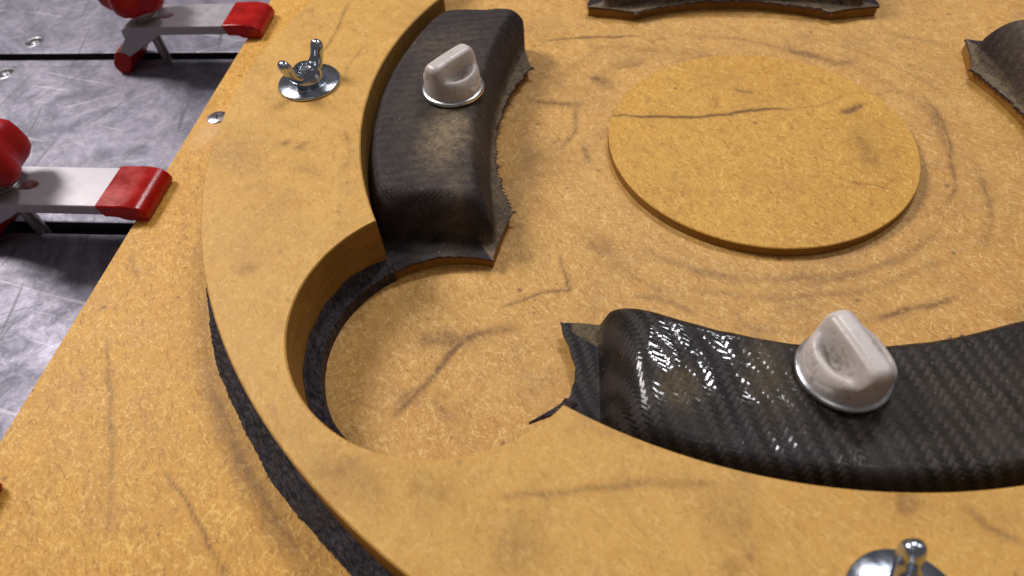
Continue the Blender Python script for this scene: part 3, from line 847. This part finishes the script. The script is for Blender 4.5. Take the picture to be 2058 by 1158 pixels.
# countersunk screw sunk into the board beside the ring
root = empty('wood_screw', (-3.868, .135, ZB)); tag(root, 'small cross head screw in the board, half hidden beside the ring edge', 'screw')
bm = bmesh.new(); lathe(bm, [(.072, .0012), (.070, .006), (.060, .010), (.036, .013), (.001, .014)], 36)
bm_obj('screw_head', bm, M_SCREW, root, smooth=True, angle=40)
bm = bmesh.new()
for a in (.4, .4+math.pi/2):
    c, s = math.cos(a), math.sin(a); L, w = .034, .007
    vs = [bm.verts.new((c*L*i-s*w*j, s*L*i+c*w*j, .0147)) for i, j in ((-1, -1), (1, -1), (1, 1), (-1, 1))]
    bm.faces.new(vs)
bm_obj('cross_recess', bm, M_BLACK, root)  # flat black cross, its colour standing in for the recess shade

# ------------------------------------------------------------------ hold-down clamps
def clamp(tip, yc, rz, label):
    """tip: x of the pad end; yc: centre line. local frame: x along the bar, origin on the table below the pad end"""
    root = empty('hold_down_clamp', (tip, yc, TB), rz); tag(root, label, 'clamp', 'red tipped clamps holding the board edge')
    x = lambda w: w+3.90                       # profile drawn with the pad end at -3.90
    z = lambda h: h-TB
    prof = [(-4.06, .185), (-4.9, .185), (-5.06, .184), (-5.115, .160), (-5.125, .075), (-5.245, -.050), (-5.172, -.098), (-4.86, .070), (-4.80, .108), (-4.06, .108)]
    W = .185
    bm = bmesh.new(); extrude_profile(bm, [(x(a), z(b)) for a, b in prof], -W, W)
    bm_obj('arm', bm, M_ANOD, root, bevel=.008, seg=2, smooth=True, angle=30)
    cap = [(-4.225, .194), (-4.04, .196), (-3.985, .190), (-3.940, .174), (-3.912, .145), (-3.900, .105), (-3.905, .080), (-3.930, .0705), (-4.03, .0695), (-4.075, .078), (-4.105, .095), (-4.14, .099), (-4.195, .099)]
    bm = bmesh.new(); extrude_profile(bm, [(x(a), z(b)) for a, b in cap], -W-.012, W+.012)
    bm_obj('red_tip', bm, M_RED, root, bevel=.014, seg=3, smooth=True, angle=30)
    foot = [(-5.185, -.055), (-5.262, -.035), (-5.345, -.150), (-5.345, -.200), (-5.318, -.2495), (-5.235, -.2495), (-5.190, -.185), (-5.150, -.095)]
    bm = bmesh.new(); extrude_profile(bm, [(x(a), z(b)) for a, b in foot], -W-.008, W+.008)
    bm_obj('red_foot', bm, M_RED, root, bevel=.012, seg=3, smooth=True, angle=30)
    bx = x(-4.96)
    bm = bmesh.new(); prof = [(.042, z(-.59)), (.042, z(.107))]
    lathe(bm, prof, 24, bx, 0); lathe(bm, [(.042, z(.186)), (.042, z(.30))], 24, bx, 0)
    bm_obj('bolt', bm, M_BOLT, root, smooth=True, angle=40)
    bm = bmesh.new(); lathe(bm, [(.105, z(.186)), (.110, z(.190)), (.110, z(.205)), (.070, z(.207)), (.070, z(.262))], 32, bx, 0)
    bm_obj('washer', bm, M_STEEL, root, smooth=True, angle=40)
    # oval slot of the bar showing beside the knob
    bm = bmesh.new()
    ov = [(bx+.17+.05*math.copysign(1, math.cos(t))*0+.085*math.cos(t), .045*math.sin(t)) for t in np.linspace(0, 2*math.pi, 29)[:-1]]
    bm.faces.new([bm.verts.new((px, py, z(.1872))) for px, py in ov])
    bm_obj('slot_end', bm, M_STEEL, root)
    lob = lambda r, zz, t: r*(1+.16*math.cos(5*(t+.35))*min(1, max(0, (r-.10)/.12)))
    bm = bmesh.new(); lathe(bm, [(.10, z(.262)), (.17, z(.266)), (.215, z(.300)), (.246, z(.345)), (.253, z(.40)), (.246, z(.47)), (.232, z(.535)), (.20, z(.575)), (.12, z(.595)), (.04, z(.60))], 80, bx, 0, lob)
    bm_obj('star_knob', bm, M_REDK, root, smooth=True, angle=60)
    return root
clamp(-3.905, -.745, .006, 'red tipped aluminium clamp pressing the board edge beside the screw and lower table slot')
clamp(-3.872, 1.392, .030, 'red tipped clamp with its red foot visible, over the slot with round holes')
clamp(-3.842, -2.885, .0, 'clamp at the near corner of the board, only its dark red tip showing')
